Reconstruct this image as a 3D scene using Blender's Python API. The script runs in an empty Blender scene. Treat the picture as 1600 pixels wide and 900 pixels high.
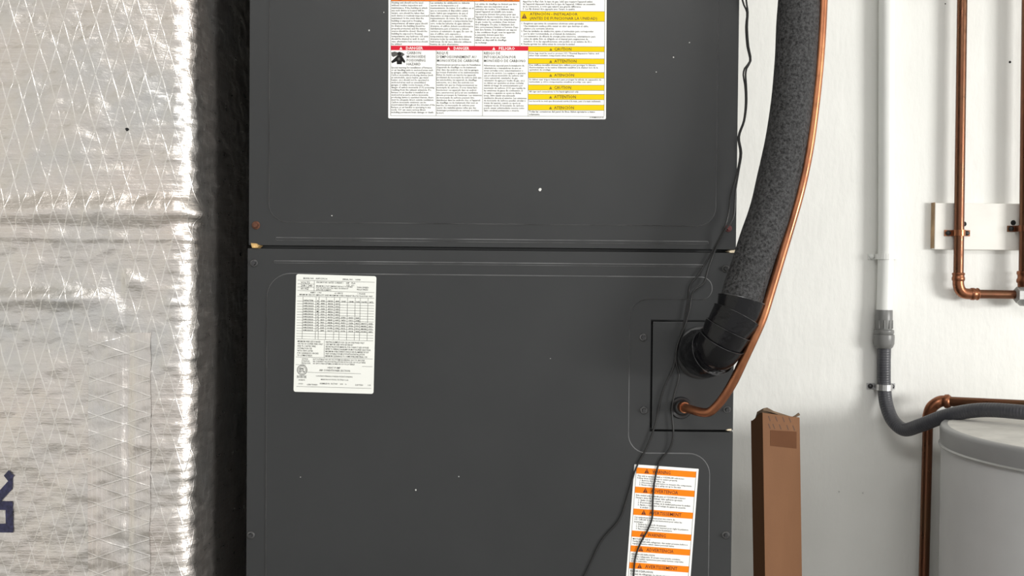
import bpy, bmesh, math, random
import numpy as np
from mathutils import Vector, Matrix, noise

random.seed(7)
scene = bpy.context.scene
C = scene.collection
W, H, F = 1600.0, 900.0, 1600.0

# ------------------------------------------------------------------ camera
CAM = Vector((0.0, -1.12, 1.5))
PITCH, ROLL = math.radians(-1.1), math.radians(0.53)
RC = Matrix.Rotation(math.pi / 2 + PITCH, 3, 'X') @ Matrix.Rotation(ROLL, 3, 'Z')
cd = bpy.data.cameras.new('camera')
cd.sensor_width = 36.0
cd.lens = 36.0 * F / W
cd.clip_start = 0.02
co = bpy.data.objects.new('camera', cd)
C.objects.link(co)
co.matrix_world = Matrix.Translation(CAM) @ RC.to_4x4()
scene.camera = co

# ------------------------------------------------------------------ world, lights, exposure
wd = bpy.data.worlds.new('world')
scene.world = wd
wd.use_nodes = True
wd.node_tree.nodes['Background'].inputs[0].default_value = (1.0, 0.99, 0.975, 1)
wd.node_tree.nodes['Background'].inputs[1].default_value = 0.72


def area(name, loc, target, sx, sy, power, col):
    l = bpy.data.lights.new(name, 'AREA')
    l.shape = 'RECTANGLE'
    l.size, l.size_y, l.energy, l.color = sx, sy, power, col
    o = bpy.data.objects.new(name, l)
    C.objects.link(o)
    o.location = loc
    o.rotation_euler = (Vector(target) - Vector(loc)).to_track_quat('-Z', 'Y').to_euler()
    return o


area('daylight_window', (4.2, -2.8, 1.65), (0.4, 0.4, 1.5), 1.5, 0.8, 165, (1.0, 0.99, 0.96))
area('overhead_fill', (0.05, -1.6, 2.66), (0.1, -1.3, 0.0), 1.2, 0.4, 21, (1.0, 0.99, 0.97))  # added fill from above for lower wall and labels; no fixture seen

vs = scene.view_settings
vs.view_transform = 'Standard'
vs.look = 'None'
vs.gamma = 1.0
vs.use_curve_mapping = False
vs.exposure = 0.0


# ------------------------------------------------------------------ measuring helpers
def pix(px, py, Y):
    """the point of the plane at depth Y that is seen at pixel px, py of the photograph"""
    d = RC @ Vector(((px - W / 2) / F, -(py - H / 2) / F, -1.0))
    return CAM + d * ((Y - CAM.y) / d.y)


def XZ(px, py, Y=0.0):
    p = pix(px, py, Y)
    return p.x, p.z


# ------------------------------------------------------------------ materials
def new_mat(name):
    m = bpy.data.materials.new(name)
    m.use_nodes = True
    nt = m.node_tree
    return m, nt, nt.nodes['Principled BSDF']


def N(nt, t, **kw):
    n = nt.nodes.new(t)
    for k, v in kw.items():
        if k in ('operation', 'blend_type', 'data_type', 'feature', 'wave_type', 'bands_direction', 'noise_dimensions', 'interpolation_type'):
            setattr(n, k, v)
    return n


def mth(nt, op, a, b=None, c=None):
    n = nt.nodes.new('ShaderNodeMath')
    n.operation = op
    for i, v in enumerate((a, b, c)):
        if v is None:
            continue
        if isinstance(v, (int, float)):
            n.inputs[i].default_value = v
        else:
            nt.links.new(v, n.inputs[i])
    return n.outputs[0]


def noise_tex(nt, vec, scale, detail=4.0, rough=0.55, stretch=None):
    n = nt.nodes.new('ShaderNodeTexNoise')
    n.inputs['Scale'].default_value = scale
    n.inputs['Detail'].default_value = detail
    n.inputs['Roughness'].default_value = rough
    if stretch:
        mp = nt.nodes.new('ShaderNodeMapping')
        mp.inputs['Scale'].default_value = stretch
        nt.links.new(vec, mp.inputs[0])
        vec = mp.outputs[0]
    nt.links.new(vec, n.inputs['Vector'])
    return n.outputs[0]


def ramp(nt, fac, stops):
    r = nt.nodes.new('ShaderNodeValToRGB')
    cr = r.color_ramp
    while len(cr.elements) < len(stops):
        cr.elements.new(0.5)
    for e, (p, c) in zip(cr.elements, stops):
        e.position = p
        e.color = (*c, 1) if len(c) == 3 else c
    nt.links.new(fac, r.inputs[0])
    return r.outputs[0]


def bump(nt, bsdf, height, strength, dist):
    b = nt.nodes.new('ShaderNodeBump')
    b.inputs['Strength'].default_value = strength
    b.inputs['Distance'].default_value = dist
    nt.links.new(height, b.inputs['Height'])
    nt.links.new(b.outputs[0], bsdf.inputs['Normal'])


def geo(nt):
    return nt.nodes.new('ShaderNodeTexCoord').outputs['Object']


def simple(name, col, rough=0.5, metal=0.0, var=0.08, scale=25.0, bmp=0.0, bdist=0.001, bscale=None, spec=0.5, coat=0.0):
    m, nt, b = new_mat(name)
    v = geo(nt)
    n = noise_tex(nt, v, scale)
    lo = tuple(max(0, c * (1 - var)) for c in col)
    hi = tuple(min(1, c * (1 + var)) for c in col)
    nt.links.new(ramp(nt, n, [(0.3, lo), (0.7, hi)]), b.inputs['Base Color'])
    b.inputs['Roughness'].default_value = rough
    b.inputs['Metallic'].default_value = metal
    b.inputs['Specular IOR Level'].default_value = spec
    b.inputs['Coat Weight'].default_value = coat
    if bmp:
        bump(nt, b, noise_tex(nt, v, bscale or scale * 8, 6), bmp, bdist)
    return m


M = {}
M['panel'] = None


def mat_panel():
    m, nt, b = new_mat('dark_grey_paint')
    v = geo(nt)
    n1 = noise_tex(nt, v, 6, 5, 0.6)
    nt.links.new(ramp(nt, n1, [(0.3, (0.0190, 0.0202, 0.0212)), (0.7, (0.0235, 0.0247, 0.0258))]), b.inputs['Base Color'])
    n2 = noise_tex(nt, v, 14, 6, 0.65)
    nt.links.new(ramp(nt, n2, [(0.3, (0.40,) * 3), (0.75, (0.55,) * 3)]), b.inputs['Roughness'])
    bump(nt, b, noise_tex(nt, v, 900, 2), 0.06, 0.0004)
    return m


def mat_wall():
    m, nt, b = new_mat('white_wall_paint')
    v = geo(nt)
    n1 = noise_tex(nt, v, 5, 4)
    nt.links.new(ramp(nt, n1, [(0.3, (0.80, 0.80, 0.765)), (0.7, (0.86, 0.86, 0.825))]), b.inputs['Base Color'])
    b.inputs['Roughness'].default_value = 0.6
    h = mth(nt, 'ADD', mth(nt, 'MULTIPLY', noise_tex(nt, v, 60, 5, 0.6, (1, 1, 0.35)), 0.7), mth(nt, 'MULTIPLY', noise_tex(nt, v, 14, 3), 1.0))
    bump(nt, b, h, 0.35, 0.004)
    return m


def mat_copper(name, tarnish):
    m, nt, b = new_mat(name)
    v = geo(nt)
    n1 = noise_tex(nt, v, 22, 5, 0.65, (1, 1, 0.35))
    a = (0.66 - 0.32 * tarnish, 0.28 - 0.145 * tarnish, 0.13 - 0.065 * tarnish)
    d = (0.30 - 0.13 * tarnish, 0.115 - 0.045 * tarnish, 0.06 - 0.02 * tarnish)
    g = (0.15, 0.085, 0.045)
    c = ramp(nt, n1, [(0.28, g), (0.28 + 0.30 * tarnish + 0.05, d), (0.80, a)])
    nt.links.new(c, b.inputs['Base Color'])
    b.inputs['Metallic'].default_value = 0.9
    n2 = noise_tex(nt, v, 60, 4)
    nt.links.new(ramp(nt, n2, [(0.3, (0.24,) * 3), (0.7, (0.46,) * 3)]), b.inputs['Roughness'])
    return m


def mat_foil():
    m, nt, b = new_mat('foil_scrim_kraft')
    tc = nt.nodes.new('ShaderNodeTexCoord')
    sep = nt.nodes.new('ShaderNodeSeparateXYZ')
    nt.links.new(tc.outputs['UV'], sep.inputs[0])
    wob = noise_tex(nt, tc.outputs['UV'], 9, 3)
    u = mth(nt, 'ADD', sep.outputs[0], mth(nt, 'MULTIPLY', mth(nt, 'SUBTRACT', wob, 0.5), 0.010))
    wz = noise_tex(nt, tc.outputs['UV'], 13, 2)
    v = mth(nt, 'ADD', sep.outputs[1], mth(nt, 'MULTIPLY', mth(nt, 'SUBTRACT', wz, 0.5), 0.006))

    def lines(coord, period, w):
        f = mth(nt, 'FRACT', mth(nt, 'DIVIDE', coord, period))
        d = mth(nt, 'ABSOLUTE', mth(nt, 'SUBTRACT', f, 0.5))          # 0 on the line
        mr = nt.nodes.new('ShaderNodeMapRange')
        mr.interpolation_type = 'SMOOTHSTEP'
        mr.inputs['From Min'].default_value = 0.0
        mr.inputs['From Max'].default_value = w / period
        mr.inputs['To Min'].default_value = 1.0
        mr.inputs['To Max'].default_value = 0.0
        nt.links.new(d, mr.inputs['Value'])
        return mr.outputs[0]
    k = 0.30
    d1 = lines(mth(nt, 'ADD', u, mth(nt, 'MULTIPLY', v, k)), 0.0167, 0.0010)
    d2 = lines(mth(nt, 'SUBTRACT', u, mth(nt, 'MULTIPLY', v, k)), 0.0167, 0.0010)
    hz = lines(v, 0.0052, 0.0008)
    big = noise_tex(nt, tc.outputs['UV'], 8, 3)
    hz = mth(nt, 'MULTIPLY', hz, ramp(nt, big, [(0.42, (0.08,) * 3), (0.6, (0.55,) * 3)]))
    brk = ramp(nt, noise_tex(nt, tc.outputs['UV'], 30, 3), [(0.35, (0.45,) * 3), (0.62, (1.0,) * 3)])
    net = mth(nt, 'MAXIMUM', mth(nt, 'MULTIPLY', mth(nt, 'MAXIMUM', d1, d2), brk), hz)
    cr = noise_tex(nt, tc.outputs['UV'], 150, 5, 0.6, (1, 1.5, 1))
    cr2 = noise_tex(nt, tc.outputs['UV'], 45, 4, 0.6, (1, 2.4, 1))
    hgt = mth(nt, 'ADD', mth(nt, 'MULTIPLY', net, 0.29), mth(nt, 'ADD', mth(nt, 'MULTIPLY', cr, 0.85), mth(nt, 'MULTIPLY', cr2, 1.25)))
    bump(nt, b, hgt, 0.50, 0.0014)
    tint = ramp(nt, big, [(0.30, (0.63, 0.625, 0.615)), (0.5, (0.71, 0.665, 0.625)), (0.70, (0.75, 0.675, 0.625))])
    mx = nt.nodes.new('ShaderNodeMix')
    mx.data_type = 'RGBA'
    nt.links.new(mth(nt, 'MULTIPLY', net, 0.6), mx.inputs['Factor'])
    nt.links.new(tint, mx.inputs['A'])
    mx.inputs['B'].default_value = (0.93, 0.91, 0.88, 1)  # scrim lines lightened: light caught by the threads put into the colour
    nt.links.new(mx.outputs['Result'], b.inputs['Base Color'])
    b.inputs['Metallic'].default_value = 0.93
    nt.links.new(ramp(nt, cr2, [(0.3, (0.26,) * 3), (0.7, (0.40,) * 3)]), b.inputs['Roughness'])
    return m


def mat_foam():
    m, nt, b = new_mat('black_foam')
    v = geo(nt)
    n = noise_tex(nt, v, 330, 3, 0.7)
    nt.links.new(ramp(nt, n, [(0.35, (0.005, 0.005, 0.0055)), (0.62, (0.058, 0.058, 0.060))]), b.inputs['Base Color'])
    b.inputs['Roughness'].default_value = 0.6
    b.inputs['Specular IOR Level'].default_value = 0.32
    bump(nt, b, n, 0.9, 0.0022)
    return m


def mat_cardboard():
    m, nt, b = new_mat('brown_cardboard')
    v = geo(nt)
    n = noise_tex(nt, v, 18, 5, 0.6, (1, 1, 0.25))
    nt.links.new(ramp(nt, n, [(0.3, (0.185, 0.079, 0.030)), (0.7, (0.215, 0.095, 0.038))]), b.inputs['Base Color'])
    b.inputs['Roughness'].default_value = 0.75
    bump(nt, b, noise_tex(nt, v, 300, 3), 0.15, 0.0006)
    return m


def mat_hose():
    m, nt, b = new_mat('grey_flexible_hose')
    tc = nt.nodes.new('ShaderNodeTexCoord')
    n = noise_tex(nt, tc.outputs['Object'], 30)
    nt.links.new(ramp(nt, n, [(0.3, (0.050, 0.051, 0.060)), (0.7, (0.068, 0.069, 0.078))]), b.inputs['Base Color'])
    b.inputs['Roughness'].default_value = 0.42
    sep = nt.nodes.new('ShaderNodeSeparateXYZ')
    nt.links.new(tc.outputs['UV'], sep.inputs[0])
    s = mth(nt, 'SINE', mth(nt, 'MULTIPLY', sep.outputs[1], 2 * math.pi / 0.0042))
    bump(nt, b, s, 0.25, 0.0005)
    return m


M['panel'] = mat_panel()
M['wall'] = mat_wall()
M['copper'] = mat_copper('bright_copper', 0.25)
M['copper_old'] = mat_copper('tarnished_copper', 0.95)
M['copper_fit'] = mat_copper('fitting_copper', 0.45)
M['foil'] = mat_foil()
M['foam'] = mat_foam()
M['card'] = mat_cardboard()
M['hose'] = mat_hose()
M['tape'] = simple('black_vinyl_tape', (0.005, 0.005, 0.006), 0.15, bmp=0.55, bdist=0.0014, scale=30, bscale=110, spec=0.28)
M['tapeedge'] = simple('paler_tape_edge', (0.05, 0.05, 0.052), 0.18, var=0.95, scale=60)  # paler than the tape, tone uneven along the ring
M['edgeglint'] = simple('painted_edge_glint', (0.15, 0.152, 0.155), 0.36, var=0.5, scale=18)  # lighter grey paints in the light caught along embossed edges
M['washer'] = simple('zinc_washer', (0.10, 0.10, 0.10), 0.30, metal=0.7, var=0.4, scale=300)
M['dark'] = simple('unlit_cavity_steel', (0.02, 0.02, 0.02), 0.7)
M['rubber'] = simple('black_rubber', (0.016, 0.016, 0.017), 0.45, bmp=0.1)
M['screw'] = simple('dark_zinc_screw', (0.06, 0.06, 0.062), 0.34, metal=0.7, var=0.3, scale=300)
M['rust'] = simple('rusty_screw', (0.10, 0.035, 0.016), 0.7, var=0.5, scale=350, bmp=0.4)
M['redrust'] = simple('dull_red_screw', (0.10, 0.02, 0.02), 0.6, var=0.5, scale=350)
M['brass'] = simple('tarnished_brass', (0.62, 0.40, 0.16), 0.45, metal=0.4, var=0.35, scale=250)
M['tan'] = simple('bare_metal_edge', (0.72, 0.62, 0.46), 0.45, metal=0.3, var=0.25, scale=250)
M['pvc'] = simple('white_pvc', (0.84, 0.85, 0.82), 0.38, var=0.03, scale=12)
M['wood'] = simple('painted_wood', (0.84, 0.82, 0.77), 0.6, var=0.05, scale=16, bmp=0.25, bscale=70)
M['woodedge'] = simple('bare_wood_edge', (0.38, 0.25, 0.14), 0.8, var=0.3, scale=40)
M['grey'] = simple('grey_plastic', (0.19, 0.19, 0.185), 0.36, var=0.08, scale=20)
M['lightgrey'] = simple('light_grey_metal', (0.42, 0.42, 0.41), 0.4, metal=0.3, var=0.1)
M['heater'] = simple('grey_enamel', (0.58, 0.58, 0.58), 0.36, var=0.05, scale=8, bmp=0.03)
M['heatertop'] = simple('dusty_grey_top', (0.62, 0.605, 0.57), 0.6, var=0.12, scale=30, bmp=0.1)
M['rim'] = simple('grey_rim', (0.29, 0.29, 0.29), 0.4, var=0.06, scale=12)
M['steel'] = simple('galvanised_steel', (0.50, 0.50, 0.50), 0.35, metal=0.85, var=0.1)
M['wire'] = simple('black_wire', (0.012, 0.012, 0.012), 0.32)
M['paper'] = simple('white_label_paper', (0.86, 0.865, 0.85), 0.6, var=0.015, scale=20, spec=0.15)
M['rating'] = simple('off_white_label_paper', (0.80, 0.81, 0.77), 0.6, var=0.02, scale=20, spec=0.15)
M['ink'] = simple('black_ink', (0.018, 0.017, 0.017), 0.7, spec=0.1)
M['softink'] = simple('grey_ink', (0.10, 0.10, 0.096), 0.7, spec=0.1)
M['orange'] = simple('orange_ink', (0.88, 0.22, 0.008), 0.6, var=0.04, spec=0.15)
M['deeporange'] = simple('deep_orange_ink', (0.80, 0.19, 0.02), 0.6, var=0.04, spec=0.15)
M['red'] = simple('red_ink', (0.62, 0.018, 0.04), 0.6, var=0.04, spec=0.15)
M['yellow'] = simple('yellow_ink', (0.80, 0.57, 0.004), 0.6, var=0.04, spec=0.15)
M['brown'] = simple('brown_ink', (0.13, 0.025, 0.008), 0.5)
M['olive'] = simple('olive_ink', (0.10, 0.065, 0.006), 0.5)
M['navy'] = simple('navy_stamp_ink', (0.020, 0.020, 0.055), 0.6, var=0.6, scale=260)
M['boxtape'] = simple('brown_packing_tape', (0.135, 0.058, 0.028), 0.7, var=0.06, spec=0.1)
M['boxprint'] = simple('dark_brown_print', (0.10, 0.05, 0.03), 0.7)
M['torn'] = simple('torn_cardboard_edge', (0.16, 0.11, 0.07), 0.9, var=0.4, scale=80)
M['chip'] = simple('paint_chip', (0.62, 0.62, 0.60), 0.6)
M['floor'] = simple('concrete', (0.30, 0.295, 0.28), 0.7, var=0.15, scale=6, bmp=0.2)
M['ceil'] = simple('ceiling_paint', (0.78, 0.77, 0.74), 0.7, var=0.03)
M['hole'] = simple('dark_hole', (0.01, 0.01, 0.01), 0.9)


# ------------------------------------------------------------------ object helpers
def link(o, parent=None):
    C.objects.link(o)
    if parent is not None:
        o.parent = parent
        if parent.type == 'EMPTY':
            o.matrix_parent_inverse = Matrix.Translation(-Vector(parent.location))
    return o


def thing(name, label, cat, loc=(0, 0, 0), group=None):
    o = bpy.data.objects.new(name, None)
    o.empty_display_size = 0.05
    C.objects.link(o)
    o.location = loc
    return tag(o, label, cat, group)


def tag(o, label=None, cat=None, group=None, kind=None):
    for k, v in (('label', label), ('category', cat), ('group', group), ('kind', kind)):
        if v:
            o[k] = v
    return o


def mesh_obj(name, verts, faces, mat, parent=None, smooth=False, uvs=None, label=None):
    me = bpy.data.meshes.new(name)
    me.from_pydata([tuple(v) for v in verts], [], [tuple(f) for f in faces])
    if uvs is not None:
        ul = me.uv_layers.new(name='UVMap')
        idx = np.empty(len(me.loops), dtype=np.int32)
        me.loops.foreach_get('vertex_index', idx)
        ul.data.foreach_set('uv', np.asarray(uvs, dtype=np.float32)[idx].ravel())
    me.materials.append(M[mat])
    if smooth:
        me.polygons.foreach_set('use_smooth', [True] * len(me.polygons))
    me.update()
    o = bpy.data.objects.new(name, me)
    link(o, parent)
    if label:
        o['label'] = label
    return o


class MB:
    """collects shapes into one mesh"""

    def __init__(self):
        self.v, self.f, self.uv = [], [], []
        self.mi = {}

    def add(self, verts, faces, uv=None):
        b = len(self.v)
        self.v += [tuple(x) for x in verts]
        self.f += [tuple(i + b for i in f) for f in faces]
        self.uv += [tuple(x) for x in (uv if uv is not None else [(0, 0)] * len(verts))]
        return self

    def box(self, x0, x1, y0, y1, z0, z1, bev=0.0):
        if bev <= 0:
            v = [(x, y, z) for x in (x0, x1) for y in (y0, y1) for z in (z0, z1)]
            return self.add(v, [(0, 1, 3, 2), (4, 6, 7, 5), (0, 4, 5, 1), (2, 3, 7, 6), (0, 2, 6, 4), (1, 5, 7, 3)])
        bm = bmesh.new()
        bmesh.ops.create_cube(bm, size=1)
        for q in bm.verts:
            q.co = Vector(((x0 + x1) / 2 + q.co.x * (x1 - x0), (y0 + y1) / 2 + q.co.y * (y1 - y0), (z0 + z1) / 2 + q.co.z * (z1 - z0)))
        bmesh.ops.bevel(bm, geom=bm.edges[:], offset=bev, segments=2, affect='EDGES', profile=0.6)
        bm.verts.index_update()
        self.add([q.co for q in bm.verts], [[l.vert.index for l in f.loops] for f in bm.faces])
        bm.free()
        return self

    def tube(self, pts, r, seg=16, cap=True, fn=None):
        """pts: dense list of Vectors; r: number or list; fn(s, ang) -> extra radius"""
        pts = [Vector(p) for p in pts]
        n = len(pts)
        rr = r if isinstance(r, (list, tuple)) else [r] * n
        t0 = (pts[1] - pts[0]).normalized()
        up = Vector((0, 0, 1)) if abs(t0.z) < 0.9 else Vector((0, 1, 0))
        a = t0.cross(up).normalized()
        b0 = len(self.v)
        L = 0.0
        for i in range(n):
            t = (pts[min(i + 1, n - 1)] - pts[max(i - 1, 0)]).normalized()
            a = (a - t * a.dot(t)).normalized()
            c = t.cross(a)
            if i:
                L += (pts[i] - pts[i - 1]).length
            for k in range(seg):
                ang = 2 * math.pi * k / seg
                rad = rr[i] + (fn(L, ang, i) if fn else 0.0)
                self.v.append(tuple(pts[i] + (a * math.cos(ang) + c * math.sin(ang)) * rad))
                self.uv.append((k / seg, L))
        for i in range(n - 1):
            for k in range(seg):
                k2 = (k + 1) % seg
                self.f.append((b0 + i * seg + k, b0 + i * seg + k2, b0 + (i + 1) * seg + k2, b0 + (i + 1) * seg + k))
        if cap:
            self.f.append(tuple(b0 + k for k in reversed(range(seg))))
            self.f.append(tuple(b0 + (n - 1) * seg + k for k in range(seg)))
        return self

    def lathe(self, base, axis, prof, seg=24):
        """prof: list of (distance along axis, radius)"""
        base, axis = Vector(base), Vector(axis).normalized()
        return self.tube2([base + axis * h for h, _ in prof], [q for _, q in prof], axis, seg)

    def tube2(self, pts, rr, t, seg):
        up = Vector((0, 0, 1)) if abs(t.z) < 0.9 else Vector((0, 1, 0))
        a = t.cross(up).normalized()
        c = t.cross(a)
        b0 = len(self.v)
        for p, r in zip(pts, rr):
            for k in range(seg):
                g = 2 * math.pi * k / seg
                self.v.append(tuple(p + (a * math.cos(g) + c * math.sin(g)) * r))
                self.uv.append((k / seg, 0))
        for i in range(len(pts) - 1):
            for k in range(seg):
                k2 = (k + 1) % seg
                self.f.append((b0 + i * seg + k, b0 + i * seg + k2, b0 + (i + 1) * seg + k2, b0 + (i + 1) * seg + k))
        self.f.append(tuple(b0 + k for k in reversed(range(seg))))
        self.f.append(tuple(b0 + (len(pts) - 1) * seg + k for k in range(seg)))
        return self

    def prism_xz(self, loop, y0, y1, inset=0.0, side=0):
        """loop of (x, z); y0 back, y1 front; the front loop can be inset"""
        n = len(loop)
        fr = offset_loop(loop, inset) if inset else loop
        v = [(x, y0, z) for x, z in loop] + [(x, y1, z) for x, z in fr]
        f = [tuple(range(n)), tuple(range(2 * n - 1, n - 1, -1))]
        f += [(i, n + i, n + (i + 1) % n, (i + 1) % n) for i in range(n)]
        if side:
            for k in range(2, 2 + n):
                self.mi[len(self.f) + k] = side
        return self.add(v, f)

    def build(self, name, mat, parent=None, smooth=False, label=None, recalc=True, mat2=None):
        o = mesh_obj(name, self.v, self.f, mat, parent, smooth, self.uv, label)
        if mat2:
            o.data.materials.append(M[mat2])
            for k in self.mi:
                o.data.polygons[k].material_index = 1
        if recalc:
            bm = bmesh.new()
            bm.from_mesh(o.data)
            bmesh.ops.recalc_face_normals(bm, faces=bm.faces)
            bm.to_mesh(o.data)
            bm.free()
        if smooth:
            try:
                o.data.set_sharp_from_angle(angle=math.radians(50))
            except Exception:
                pass
        return o


def offset_loop(loop, d):
    n = len(loop)
    area2 = sum(loop[i][0] * loop[(i + 1) % n][1] - loop[(i + 1) % n][0] * loop[i][1] for i in range(n))
    s = 1 if area2 > 0 else -1
    out = []
    for i in range(n):
        p, q, r = Vector(loop[i - 1]), Vector(loop[i]), Vector(loop[(i + 1) % n])
        e1, e2 = (q - p), (r - q)
        e1 = e1.normalized() if e1.length > 1e-9 else e2.normalized()
        e2 = e2.normalized() if e2.length > 1e-9 else e1
        n1, n2 = Vector((-e1.y, e1.x)) * s, Vector((-e2.y, e2.x)) * s
        m = n1 + n2
        m = m.normalized() if m.length > 1e-6 else n1
        k = d / max(0.4, m.dot(n1))
        out.append((q.x + m.x * k, q.y + m.y * k))
    return out


def rounded(corners, seg=7):
    """corners (x, z, r) -> loop of (x, z) with each corner rounded"""
    out = []
    n = len(corners)
    for i in range(n):
        p, q, r = Vector(corners[i - 1][:2]), Vector(corners[i][:2]), Vector(corners[(i + 1) % n][:2])
        rad = corners[i][2]
        if rad <= 0:
            out.append(tuple(q))
            continue
        d1, d2 = (p - q).normalized(), (r - q).normalized()
        half = math.acos(max(-1, min(1, d1.dot(d2)))) / 2
        t = min(rad / math.tan(half), 0.49 * (p - q).length, 0.49 * (r - q).length)
        rad = t * math.tan(half)
        c = q + (d1 + d2).normalized() * (rad / math.sin(half))
        a1, a2 = q + d1 * t - c, q + d2 * t - c
        th1 = math.atan2(a1.y, a1.x)
        dth = math.atan2(a2.y, a2.x) - th1
        while dth > math.pi:
            dth -= 2 * math.pi
        while dth < -math.pi:
            dth += 2 * math.pi
        for k in range(seg + 1):
            g = th1 + dth * k / seg
            out.append((c.x + rad * math.cos(g), c.y + rad * math.sin(g)))
    return out


def spline(pts, step=0.004):
    """Catmull-Rom through 3-D points (centripetal), sampled about every step metres"""
    P = [Vector(p) for p in pts]
    P = [P[0] * 2 - P[1]] + P + [P[-1] * 2 - P[-2]]
    out = []
    for i in range(1, len(P) - 2):
        p0, p1, p2, p3 = P[i - 1:i + 3]
        t1 = max(1e-6, (p1 - p0).length) ** 0.5
        t2 = t1 + max(1e-6, (p2 - p1).length) ** 0.5
        t3 = t2 + max(1e-6, (p3 - p2).length) ** 0.5
        n = max(2, int((p2 - p1).length / step))
        for k in range(n):
            t = t1 + (t2 - t1) * k / n
            a1 = p0 * ((t1 - t) / t1) + p1 * (t / t1)
            a2 = p1 * ((t2 - t) / (t2 - t1)) + p2 * ((t - t1) / (t2 - t1))
            a3 = p2 * ((t3 - t) / (t3 - t2)) + p3 * ((t - t2) / (t3 - t2))
            b1 = a1 * ((t2 - t) / t2) + a2 * (t / t2)
            b2 = a2 * ((t3 - t) / (t3 - t1)) + a3 * ((t - t1) / (t3 - t1))
            out.append(b1 * ((t2 - t) / (t2 - t1)) + b2 * ((t - t1) / (t2 - t1)))
    out.append(P[-2])
    return out


def pl(*rows):
    return [pix(*r) for r in rows]


# ================================================================== the setting
CEIL, WALLY = 2.7, 0.60
o = MB().box(-2.2, 3.2, WALLY, WALLY + 0.1, 0, CEIL).build('wall_back', 'wall')
tag(o, 'white painted plaster wall behind the pipes', None, kind='structure')
o = MB().box(-2.2, 3.2, -3.2, WALLY, -0.1, 0).build('floor', 'floor')
tag(o, 'grey concrete floor', None, kind='structure')
o = MB().box(-2.2, 3.2, -3.2, WALLY + 0.1, CEIL, CEIL + 0.1).build('ceiling', 'ceil')
tag(o, 'off white ceiling', None, kind='structure')
o = MB().box(-2.3, -2.2, -3.2, WALLY + 0.1, 0, CEIL).build('wall_left', 'wall')
tag(o, 'white painted side wall', None, kind='structure')

# ================================================================== air handler
XL, XR = XZ(386, 450)[0], XZ(1149, 450)[0]
ah = thing('air_handler', 'tall dark grey steel air handler cabinet with printed warning labels', 'air handler', ((XL + XR) / 2, 0.28, 0))
ZSEAM = XZ(768, 389.5)[1]
MB().box(XL + 0.002, XR - 0.002, 0.010, 0.555, 0.0, 2.12, 0.002).build('cabinet_body', 'panel', ah)

PF = 0.0          # front plane of the panels
PLAT = -0.0016    # front plane of the raised fields


def zpx(y):
    return XZ(768, y)[1]


def xpx(x, y=450):
    return XZ(x, y)[0]


# upper panel with its raised field and bead
mb = MB()
mb.prism_xz(rounded([(XL + 0.0012, ZSEAM + 0.0016, 0.001), (XR + 0.0006, ZSEAM + 0.0016, 0.001), (XR + 0.0006, 2.11, 0.002), (XL + 0.0012, 2.11, 0.002)], 3), 0.0095, PF, 0.0006)
x0, x1 = xpx(420, 200), xpx(1121, 200)
fld = rounded([(x0, zpx(351), 0.021), (x1, zpx(351), 0.021), (x1, 2.06, 0.021), (x0, 2.06, 0.021)])
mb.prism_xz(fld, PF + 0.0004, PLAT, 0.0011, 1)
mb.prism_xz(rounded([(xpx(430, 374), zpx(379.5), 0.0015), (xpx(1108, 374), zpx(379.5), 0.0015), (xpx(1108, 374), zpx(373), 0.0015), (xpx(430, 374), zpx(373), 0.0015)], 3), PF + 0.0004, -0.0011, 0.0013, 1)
upper_panel = mb.build('upper_panel', 'panel', ah, mat2='edgeglint')

# lower panel: cut out for the connection plate, raised field with a bite around the plate
PB0, PB1, PBX = zpx(498), zpx(671), xpx(1017, 580)
ZB = 0.52
mb = MB()
mb.prism_xz([(XL, ZB), (XR, ZB), (XR, PB1), (PBX, PB1), (PBX, PB0), (XR, PB0), (XR, ZSEAM - 0.0010), (XL, ZSEAM - 0.0010)], 0.0095, PF, 0.0006)
lx, rx = xpx(415.5, 650), xpx(1111.5, 600)
nx = xpx(984, 580)
R1 = 0.0007
fld = rounded([(lx, ZB + 0.05, 0.024), (rx, ZB + 0.05, 0.024), (rx, zpx(704.5), 0.024), (nx, zpx(704.5), 0.020), (nx, zpx(466), 0.020), (rx, zpx(466), 0.0125), (rx, zpx(429), 0.0125), (lx, zpx(429), 0.027)], 9)
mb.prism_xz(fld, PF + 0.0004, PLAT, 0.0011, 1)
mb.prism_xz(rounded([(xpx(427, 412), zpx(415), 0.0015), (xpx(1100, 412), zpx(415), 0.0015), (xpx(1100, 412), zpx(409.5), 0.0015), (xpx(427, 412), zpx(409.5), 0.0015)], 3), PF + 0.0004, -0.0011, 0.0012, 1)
lower_panel = mb.build('lower_panel', 'panel', ah, mat2='edgeglint')
MB().box(XL + 0.001, XR - 0.001, PF, 0.0095, 0.06, ZB - 0.003, 0.001).build('base_panel', 'panel', ah)

# plate through which the two refrigerant lines enter
plate = MB().box(PBX + 0.0016, XR - 0.0006, -0.0006, 0.0085, PB1 + 0.0018, PB0 - 0.0016, 0.0005).build('connection_plate', 'panel', ah)


def disc_ring(cx, cz, prof, seg=28):
    return MB().lathe((cx, 0, cz), (0, -1, 0), prof, seg)


gx, gz = XZ(1064, 637)
disc_ring(gx, gz, [(0.0, 0.0122), (0.0016, 0.0122), (0.0030, 0.0112), (0.0030, 0.0094), (0.0018, 0.0078), (0.0040, 0.0066), (0.0044, 0.0052)]).build('grommet', 'rubber', plate, True, 'round black rubber grommet around the thin copper line')
sx_, sz_ = XZ(1096, 551)
disc_ring(sx_, sz_, [(0.0, 0.029), (0.002, 0.029), (0.0035, 0.027), (0.0035, 0.024)]).build('grommet', 'rubber', plate, True)


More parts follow.
